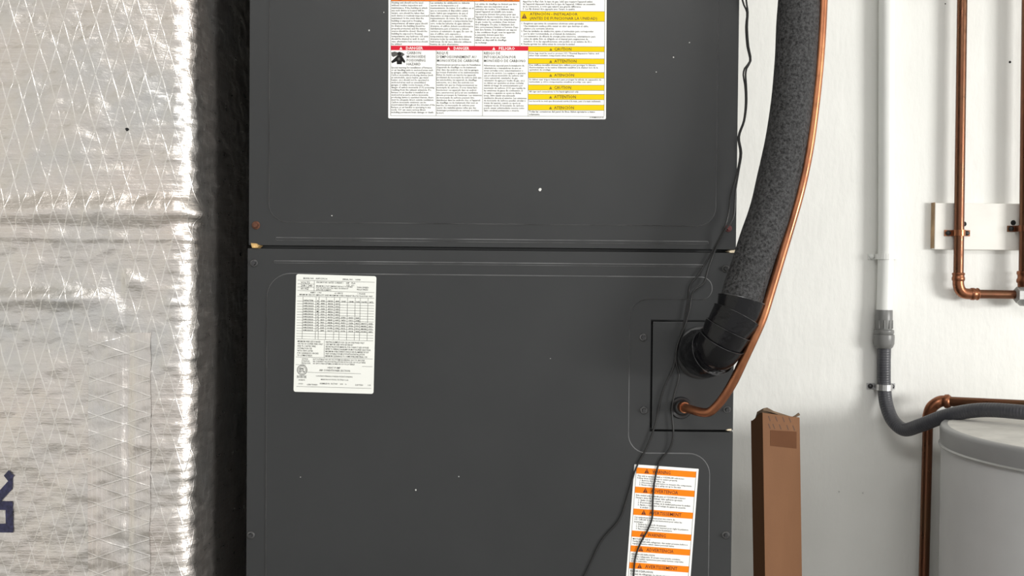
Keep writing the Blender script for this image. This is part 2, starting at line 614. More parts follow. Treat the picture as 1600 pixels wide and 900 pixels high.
def screw(px, py, parent, mat='screw', r=6.0, label=None, y=0.0):
    cx, cz = XZ(px, py)
    s = 0.0007 * r
    mb = MB()
    mb.lathe((cx, y + 0.001, cz), (0, -1, 0), [(0, 1.0 * s), (0.0014, 1.0 * s), (0.0020, 0.88 * s), (0.0021, 0.7 * s)], 20)
    if mat == 'screw':
        mb.mi = {k: 1 for k in range(len(mb.f))}
    # hexagon head with a dished slot
    a0 = random.random()
    hexl = [(cx + 0.66 * s * math.cos(a0 + k * math.pi / 3), cz + 0.66 * s * math.sin(a0 + k * math.pi / 3)) for k in range(6)]
    mb.prism_xz(hexl, y, y - 0.0044, 0.0005)
    o = mb.build('screw', mat, parent, label=label, mat2='washer' if mat == 'screw' else None)
    return o


screw(400, 352, upper_panel, 'rust', 6.5, 'rusty brown hex screw')
screw(1138, 357, upper_panel, 'redrust', 5.5, 'dull red rusted screw')
for p in ((397, 411), (1134, 420), (392, 836), (1134, 836), (1005, 527), (1006, 641), (1136, 640)):
    screw(p[0], p[1], lower_panel, 'screw', 6.2)


def clip(px0, px1, py0, py1, mat, label, name='spring_clip'):
    a, b = XZ(px0, py0), XZ(px1, py1)
    ym = (a[1] + b[1]) / 2
    loop = [(a[0], a[1]), (a[0] + (b[0] - a[0]) * .6, a[1] - (a[1] - b[1]) * .1), (b[0], ym), (a[0] + (b[0] - a[0]) * .7, b[1]), (a[0] + (b[0] - a[0]) * .15, b[1])]
    MB().prism_xz(loop, 0.006, -0.0024, 0.0012).build(name, mat, ah, label=label)


clip(390.5, 409, 378, 389, 'brass', 'tarnished brass coloured clip in the seam')
clip(1151, 1135, 389, 396.5, 'tan', 'bare metal clip at the right end of the seam')
clip(1145, 1131, 668, 674, 'tan', 'bare metal clip under the connection plate')

for i, (px, py, r) in enumerate(((844, 296, 2.6), (1052, 90, 1.2), (650, 765, 1.3), (519, 337, 1.0), (1077, 67, 0.9), (717, 744, 0.9), (600, 20, 0.8), (577, 48, 1.2), (1025, 113, 1.0), (470, 745, 0.8), (860, 560, 0.7))):
    cx, cz = XZ(px, py)
    k = 7
    lp = [(cx + 0.0007 * r * random.uniform(.6, 1.2) * math.cos(2 * math.pi * j / k), cz + 0.0007 * r * random.uniform(.7, 1.3) * math.sin(2 * math.pi * j / k)) for j in range(k)]
    MB().prism_xz(lp, PLAT + .0002, PLAT - 0.0002).build('paint_chip', 'chip', ah)


# ------------------------------------------------------------------ labels on the cabinet
def text_mesh(body, align='LEFT', line=1.0, fat=0.0):
    cu = bpy.data.curves.new('t', 'FONT')
    cu.body = body
    cu.size = 1.0
    cu.space_line = line
    cu.align_x = align
    cu.resolution_u = 1
    cu.offset = fat
    ob = bpy.data.objects.new('t', cu)
    C.objects.link(ob)
    dg = bpy.context.evaluated_depsgraph_get()
    me = bpy.data.meshes.new_from_object(ob.evaluated_get(dg))
    v = [tuple(q.co) for q in me.vertices]
    f = [tuple(p.vertices) for p in me.polygons]
    bpy.data.objects.remove(ob)
    bpy.data.curves.remove(cu)
    bpy.data.meshes.remove(me)
    return v, f


class Label:
    """flat print on a sticker; x right and y down in photograph pixels from the top left corner of the frame given"""

    def __init__(self, name, tl, tr, parent, ref, yfront, mat, outline, label, r=0.0):
        a, b = pix(tl[0], tl[1], 0), pix(tr[0], tr[1], 0)
        self.ux = (b - a).normalized()
        self.s = (b - a).length / (math.hypot(tr[0] - tl[0], tr[1] - tl[1]))
        self.uz = Vector((self.ux.z, 0, -self.ux.x))       # downwards
        self.o = a - self.ux * (ref[0] * self.s) - self.uz * (ref[1] * self.s)
        self.y = yfront
        lp = rounded([(*self.w(x, y), r * self.s) for x, y in outline], 5) if r else [self.w(x, y) for x, y in outline]
        self.obj = MB().prism_xz(lp, PLAT + 0.0001, yfront).build(name, mat, parent, label=label)
        self.n = 0

    def w(self, x, y):
        p = self.o + self.ux * (x * self.s) + self.uz * (y * self.s)
        return p.x, p.z

    def quad(self, name, mat, x0, y0, x1, y1, lift=0.00012, label=None):
        lp = [self.w(x, y) for x, y in ((x0, y0), (x1, y0), (x1, y1), (x0, y1))]
        return MB().prism_xz(lp, self.y + 0.00002, self.y - lift).build(name, mat, self.obj, label=label)

    def lines(self, name, mat, segs, w=0.5, lift=0.00016):
        mb = MB()
        for x0, y0, x1, y1 in segs:
            if abs(x1 - x0) > abs(y1 - y0):
                q = ((x0, y0 - w / 2), (x1, y1 - w / 2), (x1, y1 + w / 2), (x0, y0 + w / 2))
            else:
                q = ((x0 - w / 2, y0), (x0 + w / 2, y0), (x1 + w / 2, y1), (x1 - w / 2, y1))
            p = [self.w(*t) for t in q]
            mb.add([(x, self.y - lift, z) for x, z in p], [(0, 1, 2, 3)])
        return mb.build(name, mat, self.obj, recalc=False)

    def poly(self, name, mat, pts, lift=0.0002):
        return MB().prism_xz([self.w(*p) for p in pts], self.y + 0.00002, self.y - lift).build(name, mat, self.obj)

    def text(self, name, mat, body, x, y, w, h, lift=0.0002, fat=0.006, line=1.0, sub=None):
        """fit the block into the box x, y (top left), w, h"""
        v, f = text_mesh(body, 'LEFT', line, fat)
        xs, ys = [p[0] for p in v], [p[1] for p in v]
        ax, bx, ay, by = min(xs), max(xs), min(ys), max(ys)
        out = []
        for p in v:
            X, Z = self.w(x + (p[0] - ax) / (bx - ax) * w, y + (by - p[1]) / (by - ay) * h)
            out.append((X, self.y - lift, Z))
        if sub is not None:
            sub.add(out, f)
            return None
        return mesh_obj(name, out, f, mat, self.obj)

    def triangle(self, x, y, s, mat, mark):
        """warning triangle of side s standing on y, with an exclamation mark"""
        self.poly('warning_triangle', mat, [(x - s / 2, y), (x, y - s * 0.98), (x + s / 2, y)])
        mb = MB()
        for q in (((x - .05 * s, y - .70 * s), (x + .05 * s, y - .70 * s), (x + .03 * s, y - .30 * s), (x - .03 * s, y - .30 * s)),
                  ((x - .045 * s, y - .22 * s), (x + .045 * s, y - .22 * s), (x + .045 * s, y - .12 * s), (x - .045 * s, y - .12 * s))):
            mb.add([(a, self.y - 0.00026, b) for a, b in (self.w(*t) for t in q)], [(0, 1, 2, 3)])
        mb.build('exclamation_mark', mark, self.obj, recalc=False)


LY = PLAT - 0.0003
# ---- the large three-language warning label; coordinates are photograph pixels
wl = Label('warning_label', (607, 185.0), (946, 186.4), ah, (607, 185.6), LY, 'paper', [(607, -26), (946.5, -26), (946.5, 186), (607, 186)], 'large white warning label with orange, red and yellow headings', 2)
wl.quad('heading_band', 'deeporange', 611, -13, 811, 3.8)
wl.quad('heading_band', 'red', 610.5, 73, 825, 80)
wl.quad('heading_band', 'yellow', 812.5, 19, 943.5, 34)
for y0, y1 in ((73.5, 81), (92.3, 100), (113.5, 122), (133.3, 141), (147.6, 155.5), (164, 172)):
    wl.quad('heading_band', 'yellow', 825, y0, 943.5, y1)
wl.lines('ruled_lines', 'softink', [(610.8, -23, 610.8, 182), (671, 4, 671, 73), (741, 4, 741, 73), (811.7, -23, 811.7, 73), (681.5, 80, 681.5, 182), (754, 80, 754, 182), (825, 81, 825, 182),
                                    (943.7, -23, 943.7, 181), (610.8, 181.8, 943.7, 181.8), (611, 4, 811, 4), (812, 34.2, 943.5, 34.2), (812, 18.8, 943.5, 18.8)]
         + [(825, y, 943.5, y) for y in (73.3, 81.2, 92.1, 100.2, 113.2, 122.2, 133, 141.2, 147.4, 155.7, 163.8, 172.2)], 0.5)
for x, t, x1 in ((622, 'WARNING', 664), (684, 'ADVERTENCIA', 738), (749.5, 'AVERTISSEMENT', 809)):
    wl.triangle(x + 3, 2.6, 7, 'brown', 'orange')
    wl.text('heading_text', 'brown', t, x + 9, -3.6, x1 - x - 9, 6.2, fat=0.012)
for x, t, x1 in ((626.5, 'DANGER', 661), (700.8, 'DANGER', 733), (771.2, 'PELIGRO', 804)):
    wl.triangle(x, 79, 4.6, 'paper', 'red')
    wl.text('heading_text', 'paper', t, x + 8, 74.4, x1 - x - 8, 4.6, fat=0.015)
wl.triangle(818.5, 30.2, 8.2, 'brown', 'yellow')
wl.text('heading_text', 'olive', 'ATENCIÓN - INSTALADOR', 827, 19.8, 74.5, 5.4, fat=0.012)
wl.text('heading_text', 'olive', '(ANTES DE FUNCIONAR LA UNIDAD)', 827, 27.4, 105, 5.8, fat=0.012)
for t, y, x1 in (('CAUTION', 74.9, 892), ('ATTENTION', 93.6, 900), ('ATENCIÓN', 114.4, 896.5), ('CAUTION', 134.6, 892), ('ATTENTION', 149, 899.5), ('ATENCIÓN', 165.0, 896.5)):
    h = 5.6 if t == 'ATENCIÓN' else 4.9
    wl.triangle(860, y + h, 4.4, 'olive', 'yellow')
    wl.text('heading_text', 'olive', t, 865.5, y, x1 - 865.5, h, fat=0.012)

en = """Heating unit should not be used
without routine inspection and
maintenance. If the building in which
any such device is located will be
vacant, care should be taken that
such device is routinely inspected and
maintained. In the event that the
building is exposed to freezing
temperatures, all water pipes should
be drained, the building should be
properly protected, and the water
source should be closed. Should the
building be exposed to freezing
temperatures, any hydronic coil units
should be drained as well. In such
case, alternative heat sources should
be utilized."""
es = """Las unidades de calefacción no deberán
operar sin la inspección y el
mantenimiento de rutina. Si el edificio en el
que se encuentra el dispositivo estará
vacío, habrá que asegurarse de que el
dispositivo es inspeccionado y recibe
mantenimiento de rutina. En caso de que el
edificio esté expuesto a temperaturas bajo
cero, todas las tuberías de agua deberán
drenarse, el edificio deberá acondicionarse
debidamente para el invierno y deberá
cerrarse el suministro de agua. En caso de
que el edificio esté expuesto a
temperaturas bajo cero, también deberán
drenarse todas las unidades de bobinas
hidrónicas. En tal caso, deberán utilizarse
fuentes de calor alternativas."""
fr = """Les unités de chauffage ne doivent pas être
utilisées sans une inspection et un
entretien de routine. Si le bâtiment dans
lequel l'appareil est installé sera vacant,
des mesures doivent être prises pour que
l'appareil de façon routinière. Dans le cas où
le bâtiment est exposé à des températures
de gel, toutes les conduites d'eau doivent
être vidangées. De plus, le bâtiment doit
être correctement hivérisé et l'arrivée d'eau
doit être fermée. Si le bâtiment est exposé
à des conditions de gel, tous les appareils
à serpentin doivent aussi être
vidangés. Dans un tel cas, il faut
utiliser un dispositif de chauffage
de rechange."""
wl.text('body_text', 'ink', en, 611.8, 4.9, 58, 67)
wl.text('body_text', 'ink', es, 672.2, 4.9, 67.5, 67)
wl.text('body_text', 'ink', fr, 742, 6.4, 67, 63.5)
wl.text('body_text', 'ink', """S'assurer que l'écart est approprié avant de fermer la porte
Ajuster la vitesse de la soufflerie selon les instructions
Apporter de 6 sous-sections selon le type de gaz
4. Vérifiez le câblage avant la mise en marche de l'unité
Consulter le manuel pour les détails d'installation fournis
de l'appareil de positionnement de la plaque d'identité
Apporter le flux d'air, le type de gaz, celui que requiert l'appareil utilisé
de l'appareil dépassant deux fois le type de l'appareil. Utiliser un ensemble
de la conversion, si votre gaz naturel que grande différence.
5. Les fils doivent être appuyés avec l'avant, la qualité.""", 816, -21, 113, 38.5)
wl.text('body_text', 'ink', """1. Asegúrese que antes de conexiones eléctricas estén apretadas.
    Una instalación suelta podría causar un calor que destruye el cable,
    plástico y la corriente eléctrica.
2. Para las unidades de calefacción, ajuste el termostato para corresponder
    por la calor recomendada, en el manual de instalación.
3. Los suministros de eficacia de energía piden interiores, calentamiento para
    ciclos de salida. Esto es obligado en el manual para asignaciones de
    beneficio. Si no las especificaciones, este pedido en un mínimo de 32 s.
4. Vuelva apretar los cables antes de conectar la unidad.""", 813.5, 36.3, 116, 35.6)

wl.text('headline_text', 'softink', 'CARBON\nMONOXIDE\nPOISONING\nHAZARD', 635.5, 82, 29.5, 21.5)
wl.text('headline_text', 'softink', "RISQUE\nD'EMPOISONNEMENT AU\nMONOXYDE DE CARBONE", 682.8, 82, 65.5, 16)
wl.text('headline_text', 'softink', 'RIESGO DE\nINTOXICACIÓN POR\nMONÓXIDO DE CARBONO', 756, 82, 65, 16)
den = """Special warning for installation of furnaces
or air handling units in enclosed areas such
as garages, utility rooms or parking areas.
Carbon monoxide producing devices (such
as automobile, space heater, gas water
heater, etc.) should not be operated in
enclosed areas such as unventilated
garages or utility rooms because of the
danger of carbon monoxide (CO) poisoning
resulting from the exhaust emissions. If a
furnace or air handler is installed in an
enclosed area and a carbon monoxide
producing device is operated therein, there
must be adequate direct outside ventilation.
Carbon monoxide emissions can be
(re)circulated throughout the structure if the
furnace or air handler is operating in any
mode. CO can cause serious illness
including permanent brain damage or death."""
dfr = """Avertissement spécial au sujet de l'installation
d'appareils de chauffage ou de traitement
d'air dans des endroits clos, tels les garages,
les locaux d'entretien et les stationnements.
Évitez de mettre en marche les appareils
produisant du monoxyde de carbone (tels que
les automobiles, les appareils de chauffage
autonome, etc.) dans des endroits non
ventilés tels que les d'empoisonnement au
monoxyde de carbone. Si vous devez faire
fonctionner ces appareils dans un endroit
clos, assurez-vous qu'il y ait une ventilation
directe provenant de l'extérieur. Les émissions
de monoxyde de carbone peuvent être
distribuées dans les endroits clos, si l'appareil
de chauffage ou de traitement d'air sont en
marche. Le monoxyde de carbone peut
causer des maladies graves telles que des
dommages permanents au cerveau et même
la mort."""
des = """Advertencia especial para la instalación de
calentadores o manejadoras de aire en
áreas cerradas como estacionamientos o
cuartos de servicio. Los equipos o aparatos
que producen monóxido de carbono (tal
como automóvil, calentador de gas,
calentador de agua por medio de gas, etc.)
no deben ser operados en áreas cerradas
debido al riesgo de envenenamiento por
monóxido de carbono (CO) que resulta de
las emisiones de gases de combustión. Si
el equipo o aparato se opera en dichas
áreas, debe existir una adecuada
ventilación directa al exterior. Las emisiones
de monóxido de carbono pueden circular a
través del aparato cuando se opera en
cualquier modo. El monóxido de carbono
puede causar enfermedades severas como
daño cerebral permanente o muerte."""
wl.text('body_text', 'ink', den, 611.6, 105.5, 68.5, 73)
wl.text('body_text', 'ink', dfr, 682.2, 100.8, 70.5, 77.5)
wl.text('body_text', 'ink', des, 756, 101.8, 66.5, 73.5)
wl.text('body_text', 'ink', """Drive legs must be used to protect 115 / Thermal Expansion Valves, and
other heat sensitive components when brazing.""", 826, 82.6, 109, 6.8)
wl.text('body_text', 'ink', """Des chiffons mouillés doivent être utilisés pour protéger la détente
thermostatique et les autres éléments sensibles à la chaleur lors de la
opération de soudage.""", 826.5, 100.9, 107, 10.6)
wl.text('body_text', 'ink', """Se deben usar trapos húmedos para proteger la válvula de expansión de
termostato y otros componentes sensibles al soldar con calor.""", 826.5, 123.3, 112.5, 7.0)
wl.text('body_text', 'ink', 'All caps and connections to be hand tightened only.', 826.5, 142.1, 77.5, 3.4)
wl.text('body_text', 'ink', 'Les raccords ne sont que doucement serrés à la main, puis à la main seulement.', 826.5, 156.7, 112, 3.6)
wl.text('body_text', 'ink', """Todas las conexiones del panel de línea deben apretarse a mano
solamente.""", 826.5, 173.0, 103, 7.2)
wl.text('part_number_text', 'ink', '0140M00069-A', 921, 182.3, 22, 2.0)
# poisoning pictogram: head, torso with spread arms, cloud of fumes
hx, hy = 624.3, 85.6
wl.poly('fume_cloud', 'softink', [(611.5, 83.5), (617, 82.2), (621, 83.5), (628, 83.2), (632.5, 86.5), (629, 89.5), (620, 88.5), (614.5, 90.6), (612, 88.4)], 0.00014)
wl.poly('pictogram_figure', 'ink', [(620.8, 88.7), (628, 88.7), (633.4, 97.2), (632.2, 100.2), (628.4, 97.2), (627.9, 101.8), (620.4, 101.8), (620, 97.2), (613, 100.2), (611.4, 97.8)], 0.00018)
wl.poly('pictogram_head', 'ink', [(hx + 3.1 * math.cos(t), hy + 3.1 * math.sin(t)) for t in [2 * math.pi * k / 14 for k in range(14)]], 0.00022)
wl.poly('pictogram_lung', 'softink', [(623.6 + 2.1 * math.cos(t), 93.6 + 2.4 * math.sin(t)) for t in [2 * math.pi * k / 12 for k in range(12)]], 0.00022)

# ---- the orange safety label, stuck on slightly crooked; x, y from its own top left corner
ol = Label('safety_label', (991, 725), (1091.5, 732.2), ah, (0, 0), LY, 'paper', [(0, 0), (100.5, 0), (100.5, 232), (0, 232)], 'narrow white safety label with six orange headings, slightly crooked', 0.8)
bands = ((4.5, 14.0, 'WARNING', 26.5, 55), (34.5, 44.3, 'ADVERTENCIA', 26.5, 69), (69, 78.8, 'AVERTISSEMENT', 26.5, 77), (103.5, 113.2, 'WARNING', 26.5, 55), (127, 136.5, 'ADVERTENCIA', 26.5, 69), (153.5, 163.2, 'AVERTISSEMENT', 26.5, 77), (190, 199.5, 'WARNING', 26.5, 55))
bods = ("""This unit is equipped with a 115/208-240 volt motor.
Follow these instructions to ensure properly
    1. Remove the unit filter cap.
    2. Disconnect the unit before to measure the components.
    3. Ensure the supply is safely set up to the unit.""",
        """Esta unidad está equipada para el 115/208-240 v motor.
Siempre antes de continuar debe aplicarse apretado.
    1. Quite el seguro cuando se quema.
    2. Desconecte el voltaje de la unidad para poner la unidad.
    3. Ajuste o reemplace el voltaje de ajuste de acuerdo.
        la unidad.""",
        """Cet équipement est conçu pour une source de
115 / 208-240 V. Suivez ces instructions pour éviter les
dommages.
    1. Retirez le couvercle du panneau.
    2. Débranchez l'unité pour mesurer pour régler la puissance.
    3. Raccordez la tension selon la puissance.""",
        """MOTOR DE 115 V
Verify the unit with refrigerant. Gas under pressure before a
repair or service which causes personal injury.""",
        """PELIGRO DE EXPLOSIÓN
Contiene refrigerante. El circuito tiene presión constante,
antes de realizar reparaciones para evitar lesiones corporales,
a daños materiales.""",
        """RISQUE D'EXPLOSION
Contient du réfrigérant. Le circuit est sous pression, ne pas
ouvrir. Suivez les instructions avant toute réparation
ou entretien du système.""", '')
ol.lines('ruled_lines', 'softink', [(3.6, 4, 3.6, 229), (97, 4, 97, 229)], 0.5)
for (y0, y1, t, tx, tx1), bd, nxt in zip(bands, bods, [b[0] for b in bands[1:]] + [230]):
    ol.quad('heading_band', 'orange', 3.4, y0, 97, y1)
    ol.triangle(20, y1 - 1.4, 7.4, 'brown', 'orange')
    ol.text('heading_text', 'brown', t, tx + 2, y0 + 2.2, tx1 - tx, 5.4, fat=0.012)
    if bd:
        nl = bd.count('\n') + 1
        hh = min(nxt - y1 - 3.4, nl * 4.3)
        ol.text('body_text', 'ink', bd, 6, y1 + 1.9, 86 if 'PELIGRO' not in bd else 82, hh)

# ---- the rating label with its table
rl = Label('rating_label', (464, 428.2), (588, 431.6), ah, (0, 0), LY, 'rating', [(-0.5, 0), (124.5, 0), (124.5, 184), (-0.5, 184)], 'off white rating plate sticker with a printed table and round emblem', 3.2)
seg = [(2, 9.5, 122, 9.5), (2, 25.5, 122, 25.5), (28, 10, 28, 25.5), (2, 15, 28, 15), (2, 20, 28, 20), (2, 34.5, 122, 34.5)]
for k in range(15):
    y = 42 + k * 4.22
    seg.append((2, y, 122, y))
for x in (11, 31.5, 36, 47.5, 60, 68.5, 80.5, 92.5, 100.5, 112.5):
    seg.append((x, 34.5, x, 101.1))
seg += [(2, 129.5, 122, 129.5), (46, 102, 46, 129.5), (2, 141.5, 18, 141.5), (106, 141.5, 122, 141.5), (20, 153, 104, 153), (4, 175.5, 121, 175.5)]
rl.lines('table_lines', 'softink', seg, 0.45)
rl.text('body_text', 'softink', 'MODEL NO.   AVPTC37C14', 11, 5.0, 37, 2.4, fat=0.012)
rl.text('body_text', 'softink', 'SERIAL NO.   16040', 72, 5.0, 28, 2.4, fat=0.012)
rl.text('body_text', 'softink', 'VOLTS\n208 / 240\n60 HZ', 7, 11, 18, 13)
rl.text('body_text', 'softink', 'FAN MOTORS  RATED CURRENT /', 31.5, 10.6, 42, 2.5)
rl.text('body_text', 'softink', 'HP\n1/2', 78, 10.6, 5, 6)
rl.text('body_text', 'softink', 'FLA\n4.1', 86, 10.6, 6, 6)
rl.text('body_text', 'softink', 'MAXIMUM OUTLET TEMPERATURE NOT TO EXCEED\nFOR USE WITH ELECTRIC HEAT OR WITHOUT\nAPPROVED ELEMENTS', 31, 16.6, 57, 8.2)
rl.text('body_text', 'softink', 'FAN SPEED\nREQUIRED', 95, 17, 18, 6)
rl.text('body_text', 'softink', 'AMPS  1 PH', 22, 27, 17, 2.2)
rl.text('body_text', 'softink', '60 HERTZ', 60, 27, 13, 2.2)
rl.text('body_text', 'softink', '1 PHASE', 96, 27, 12, 2.2)
rl.text('body_text', 'softink', 'MINIMUM CIRCUIT AMPACITY AND MAXIMUM OVERCURRENT PROTECTION FOR UNIT', 5.5, 30.6, 114, 2.4)
# table entries
random.seed(3)
tb = MB()
for r in range(14):
    y = 39.0 + r * 4.22
    if r > 11:
        continue
    for ci, (x, w) in enumerate(((12.5, 15), (33, 2.2), (39, 6), (50, 8), (62, 5.5), (71, 7), (83, 7), (94, 5.5), (102, 9), (114.5, 6))):
        if ci >= 5 and 0 < r < (6 if ci < 8 else 9) and not (ci >= 8 and r == 8):
            continue
        t = ('HKSX03' if r else 'HEATER') if ci == 0 else ('%d' % random.randint(1, 9) if ci == 1 else ('%d/%d' % (random.randint(10, 60), random.randint(10, 60))))
        rl.text('t', 'softink', t, x, y + 0.5, w, 2.5, fat=0.012, sub=tb)
tb.build('table_text', 'softink', rl.obj, recalc=False)
rl.text('body_text', 'softink', """MINIMUM WIRE SIZE IS BASED
ON USE OF COPPER WIRE ONLY
AND 75 C RATED WIRE
SUITABLE FOR USE
WITH UNITS LISTED
FOR CLEARANCE 0 INCHES
TO COMBUSTIBLES""", 4, 103.5, 40, 24.5)
rl.text('body_text', 'softink', """HEATING ELEMENTS FOR USE ON ONE PHASE ONLY
UNIT MAY BE USED WITH EITHER KIT
SEE INSTALLATION MANUAL FOR CORRECT SIZE OF FUSES
REFER TO WIRING DIAGRAM FOR MOTOR SPEED SELECTION
MAXIMUM OVERCURRENT DEVICE SIZE IN AMPERES BY KIT
UNIT SUITABLE FOR MULTI POSITION INSTALLATION
MINIMUM CLEARANCE TO COMBUSTIBLE MATERIAL 0 IN""", 48, 103.5, 70, 24.5)
rl.text('body_text', 'softink', 'CAUTION:\nATTENTION:\nPRECAUCIÓN:', 11, 131, 14, 9)
rl.text('body_text', 'softink', """NOT SUITABLE FOR USE ON SYSTEMS EXCEEDING 120 V TO GROUND
NE CONVIENT PAS AUX INSTALLATIONS DE PLUS DE 120 V À LA TERRE
NO APTO PARA SISTEMAS DE MÁS DE 120 V A LA TIERRA""", 29, 131, 82, 9)
rl.text('body_text', 'softink', 'HEAT PUMP', 52, 143.5, 20, 2.6)
rl.text('body_text', 'softink', 'AIR CONDITIONER SECTION', 39, 147.6, 48, 3.0)
rl.text('body_text', 'softink', 'US PATENTS PENDING; FOREIGN PATENTS PENDING', 34, 157.3, 57, 2.5)
rl.text('body_text', 'softink', 'MADE IN HOUSTON, TX 77029 U.S.A.', 42, 162.4, 43, 2.5)
rl.text('body_text', 'softink', 'INTERTEK', 4.5, 158.2, 15, 4)
rl.text('body_text', 'softink', '3098590\n\n61030', 7, 164.2, 10, 8)
rl.text('body_text', 'softink', 'CERTIFIED', 20, 171, 17, 2.2)
rl.text('body_text', 'softink', 'ASSEMBLED IN   FACTORY     1604     16', 40, 168.8, 42, 2.3)
rl.text('body_text', 'softink', 'LISTED      US', 96, 169.5, 24, 2.3)
# round emblem
ring = MB()
n = 26
for ro, ri in ((8.0, 7.1), (5.9, 5.3)):
    vv = []
    for k in range(n):
        for rr_ in (ro, ri):
            x, z = rl.w(12.2 + rr_ * math.cos(2 * math.pi * k / n), 149.6 + rr_ * math.sin(2 * math.pi * k / n))
            vv.append((x, rl.y - 0.0002, z))
    ring.add(vv, [(2 * k, 2 * k + 1, (2 * k + 3) % (2 * n), (2 * k + 2) % (2 * n)) for k in range(n)])
ring.build('emblem_ring', 'softink', rl.obj, recalc=False)
rl.text('emblem_letters', 'softink', 'ETL', 8.4, 146.5, 7.6, 6.2, fat=0.03)

# ================================================================== foil-wrapped duct
YF, XS, RCN = -0.050, -0.3345, 0.021
duct = thing('insulated_duct', 'foil faced insulated duct with silver scrim jacket beside the dark cabinet', 'duct', (-0.66, 0.15, 0))
XD0 = -1.02
flat = (XS - RCN) - XD0
arc = RCN * math.pi / 2
side = 0.55 - (YF + RCN)
us = np.concatenate([np.arange(0, flat - 0.26, 0.02), np.linspace(flat - 0.26, flat, 100)[:-1], np.linspace(flat, flat + arc, 26)[:-1], np.arange(flat + arc, flat + arc + 0.22, 0.0032), np.linspace(flat + arc + 0.22, flat + arc + side, 14)])
zs = np.concatenate([np.arange(0.0, 1.06, 0.05), np.arange(1.06, 1.88, 0.0026), np.arange(1.88, CEIL + 0.001, 0.05)])
zs[-1] = CEIL


def zf(py):
    return pix(150, py, YF).z


def uf(px, py=500):
    return pix(px, py, YF).x - XD0


def gs(x, c, s):
    return math.exp(-((x - c) / s) ** 2)


ZR1, ZR2, ZLAP = zf(330), zf(468), zf(377)
UC = uf(199, 700)
ZT = zf(515)


def disp(u, z):
    """how far the jacket stands off the flat box"""
    d = 0.0
    n1 = noise.noise(Vector((u * 7, z * 5, 1.3)))
    d += 0.0045 * n1
    d += 0.0016 * noise.noise(Vector((u * 24, z * 42, 4.1)))
    d += 0.0010 * noise.turbulence(Vector((u * 60, z * 95, 2.2)), 3, False)
    # horizontal folds; they fade round the corner
    fade = 1.0 if u < flat + arc * 0.6 else max(0.0, 1 - (u - flat - arc * 0.6) / 0.05)
    z1 = ZR1 + 0.003 * noise.noise(Vector((u * 9, 0, 7)))
    d += fade * 0.0075 * (gs(z, z1, 0.013) + 0.35 * (gs(z, z1 - 0.03, 0.02)))
    d -= fade * 0.0012 * gs(z, z1 - 0.0165, 0.006)
    d += fade * 0.0014 * min(1.0, max(0.0, 0.5 + (z - ZLAP) / 0.003))
    ux = uf(190)
    if u < ux:
        d += 0.0060 * gs(z, ZR2, 0.009) * min(1, (ux - u) / 0.05)
        d += 0.002 * gs(z, ZR2 - 0.02, 0.012)
    else:
        d += 0.004 * gs(z, ZR2 + 0.018 + 0.004 * noise.noise(Vector((u * 40, 3, 1))), 0.010) * gs(u, ux + 0.008, 0.016)
    # long crease below
    if z < ZT:
        k = min(1, (ZT - z) / 0.05)
        d -= k * 0.0024 * gs(u, UC + 0.004 * noise.noise(Vector((z * 6, 1, 9))), 0.0035)
        d += k * 0.0008 * gs(u, UC + 0.009, 0.004)
    # pinch at the corner
    d -= 0.004 * gs(z, zf(345), 0.006) * gs(u, flat + arc * 0.5, 0.020)
    d += 0.003 * gs(z, zf(337), 0.004) * gs(u, flat + arc * 0.75, 0.010)
    # crinkles across the bend
    if flat - 0.02 < u < flat + arc + 0.03:
        d += 0.0011 * min(1, (u - flat + 0.02) / 0.02) * min(1, (flat + arc + 0.03 - u) / 0.03) * noise.noise(Vector((u * 25, z * 190, 6.0)))
    return d


def duct_pt(u, off):
    if u <= flat:
        return XD0 + u, YF - off
    if u <= flat + arc:
        a = (u - flat) / RCN
        return XS - RCN + (RCN + off) * math.sin(a), YF + RCN - (RCN + off) * math.cos(a)
    return XS + off, YF + RCN + (u - flat - arc)


vv, uvv = [], []
dc = {}
for i, z in enumerate(zs):
    for j, u in enumerate(us):
        d = disp(u, z) if 1.03 < z < 1.9 and u > flat - 0.28 else 0.001
        d = min(d, 0.016)
        x, y = duct_pt(u, d)
        vv.append((x, y, z))
        uvv.append((u, z))
nu = len(us)
nb = len(vv)
ff = [(i * nu + j, i * nu + j + 1, (i + 1) * nu + j + 1, (i + 1) * nu + j) for i in range(len(zs) - 1) for j in range(nu - 1)]
# close the jacket at the back and the far side
for z in (zs[0], zs[-1]):
    vv.append((XD0, 0.55, z))
    uvv.append((-0.7, z))
b0, b1 = nb, nb + 1
ff += [(0, (len(zs) - 1) * nu, b1, b0), (b0, b1, (len(zs) - 1) * nu + nu - 1, nu - 1)]
mesh_obj('foil_jacket', vv, ff, 'foil', duct, True, uvv)

# foil tape strip over the long crease: follows the jacket a hair in front of it
su0, su1 = uf(139, 700), uf(238, 700)
tus = np.arange(su0, su1 + 1e-6, 0.0026)
tzs = np.concatenate([np.arange(0.3, 1.06, 0.05), np.arange(1.06, ZT - 0.002, 0.0026)])
vv, uvv = [], []
for i, z in enumerate(tzs):
    for j, u in enumerate(tus):
        edge = 0.0012 * noise.noise(Vector((z * 30, j, 5)))
        d = (disp(u, z) if z > 1.03 else 0.001) + 0.0007 + 0.0005 * noise.noise(Vector((u * 35, z * 120, 8.0)))
        x, y = duct_pt(u + (edge if j in (0, len(tus) - 1) else 0), d)
        vv.append((x, y, z))
        uvv.append((z * 0.9 + 3, u * 1.0 + 2))
nt_ = len(tus)
ff = [(i * nt_ + j, i * nt_ + j + 1, (i + 1) * nt_ + j + 1, (i + 1) * nt_ + j) for i in range(len(tzs) - 1) for j in range(nt_ - 1)]
mesh_obj('foil_tape_strip', vv, ff, 'foil', duct, True, uvv, 'vertical strip of foil tape')

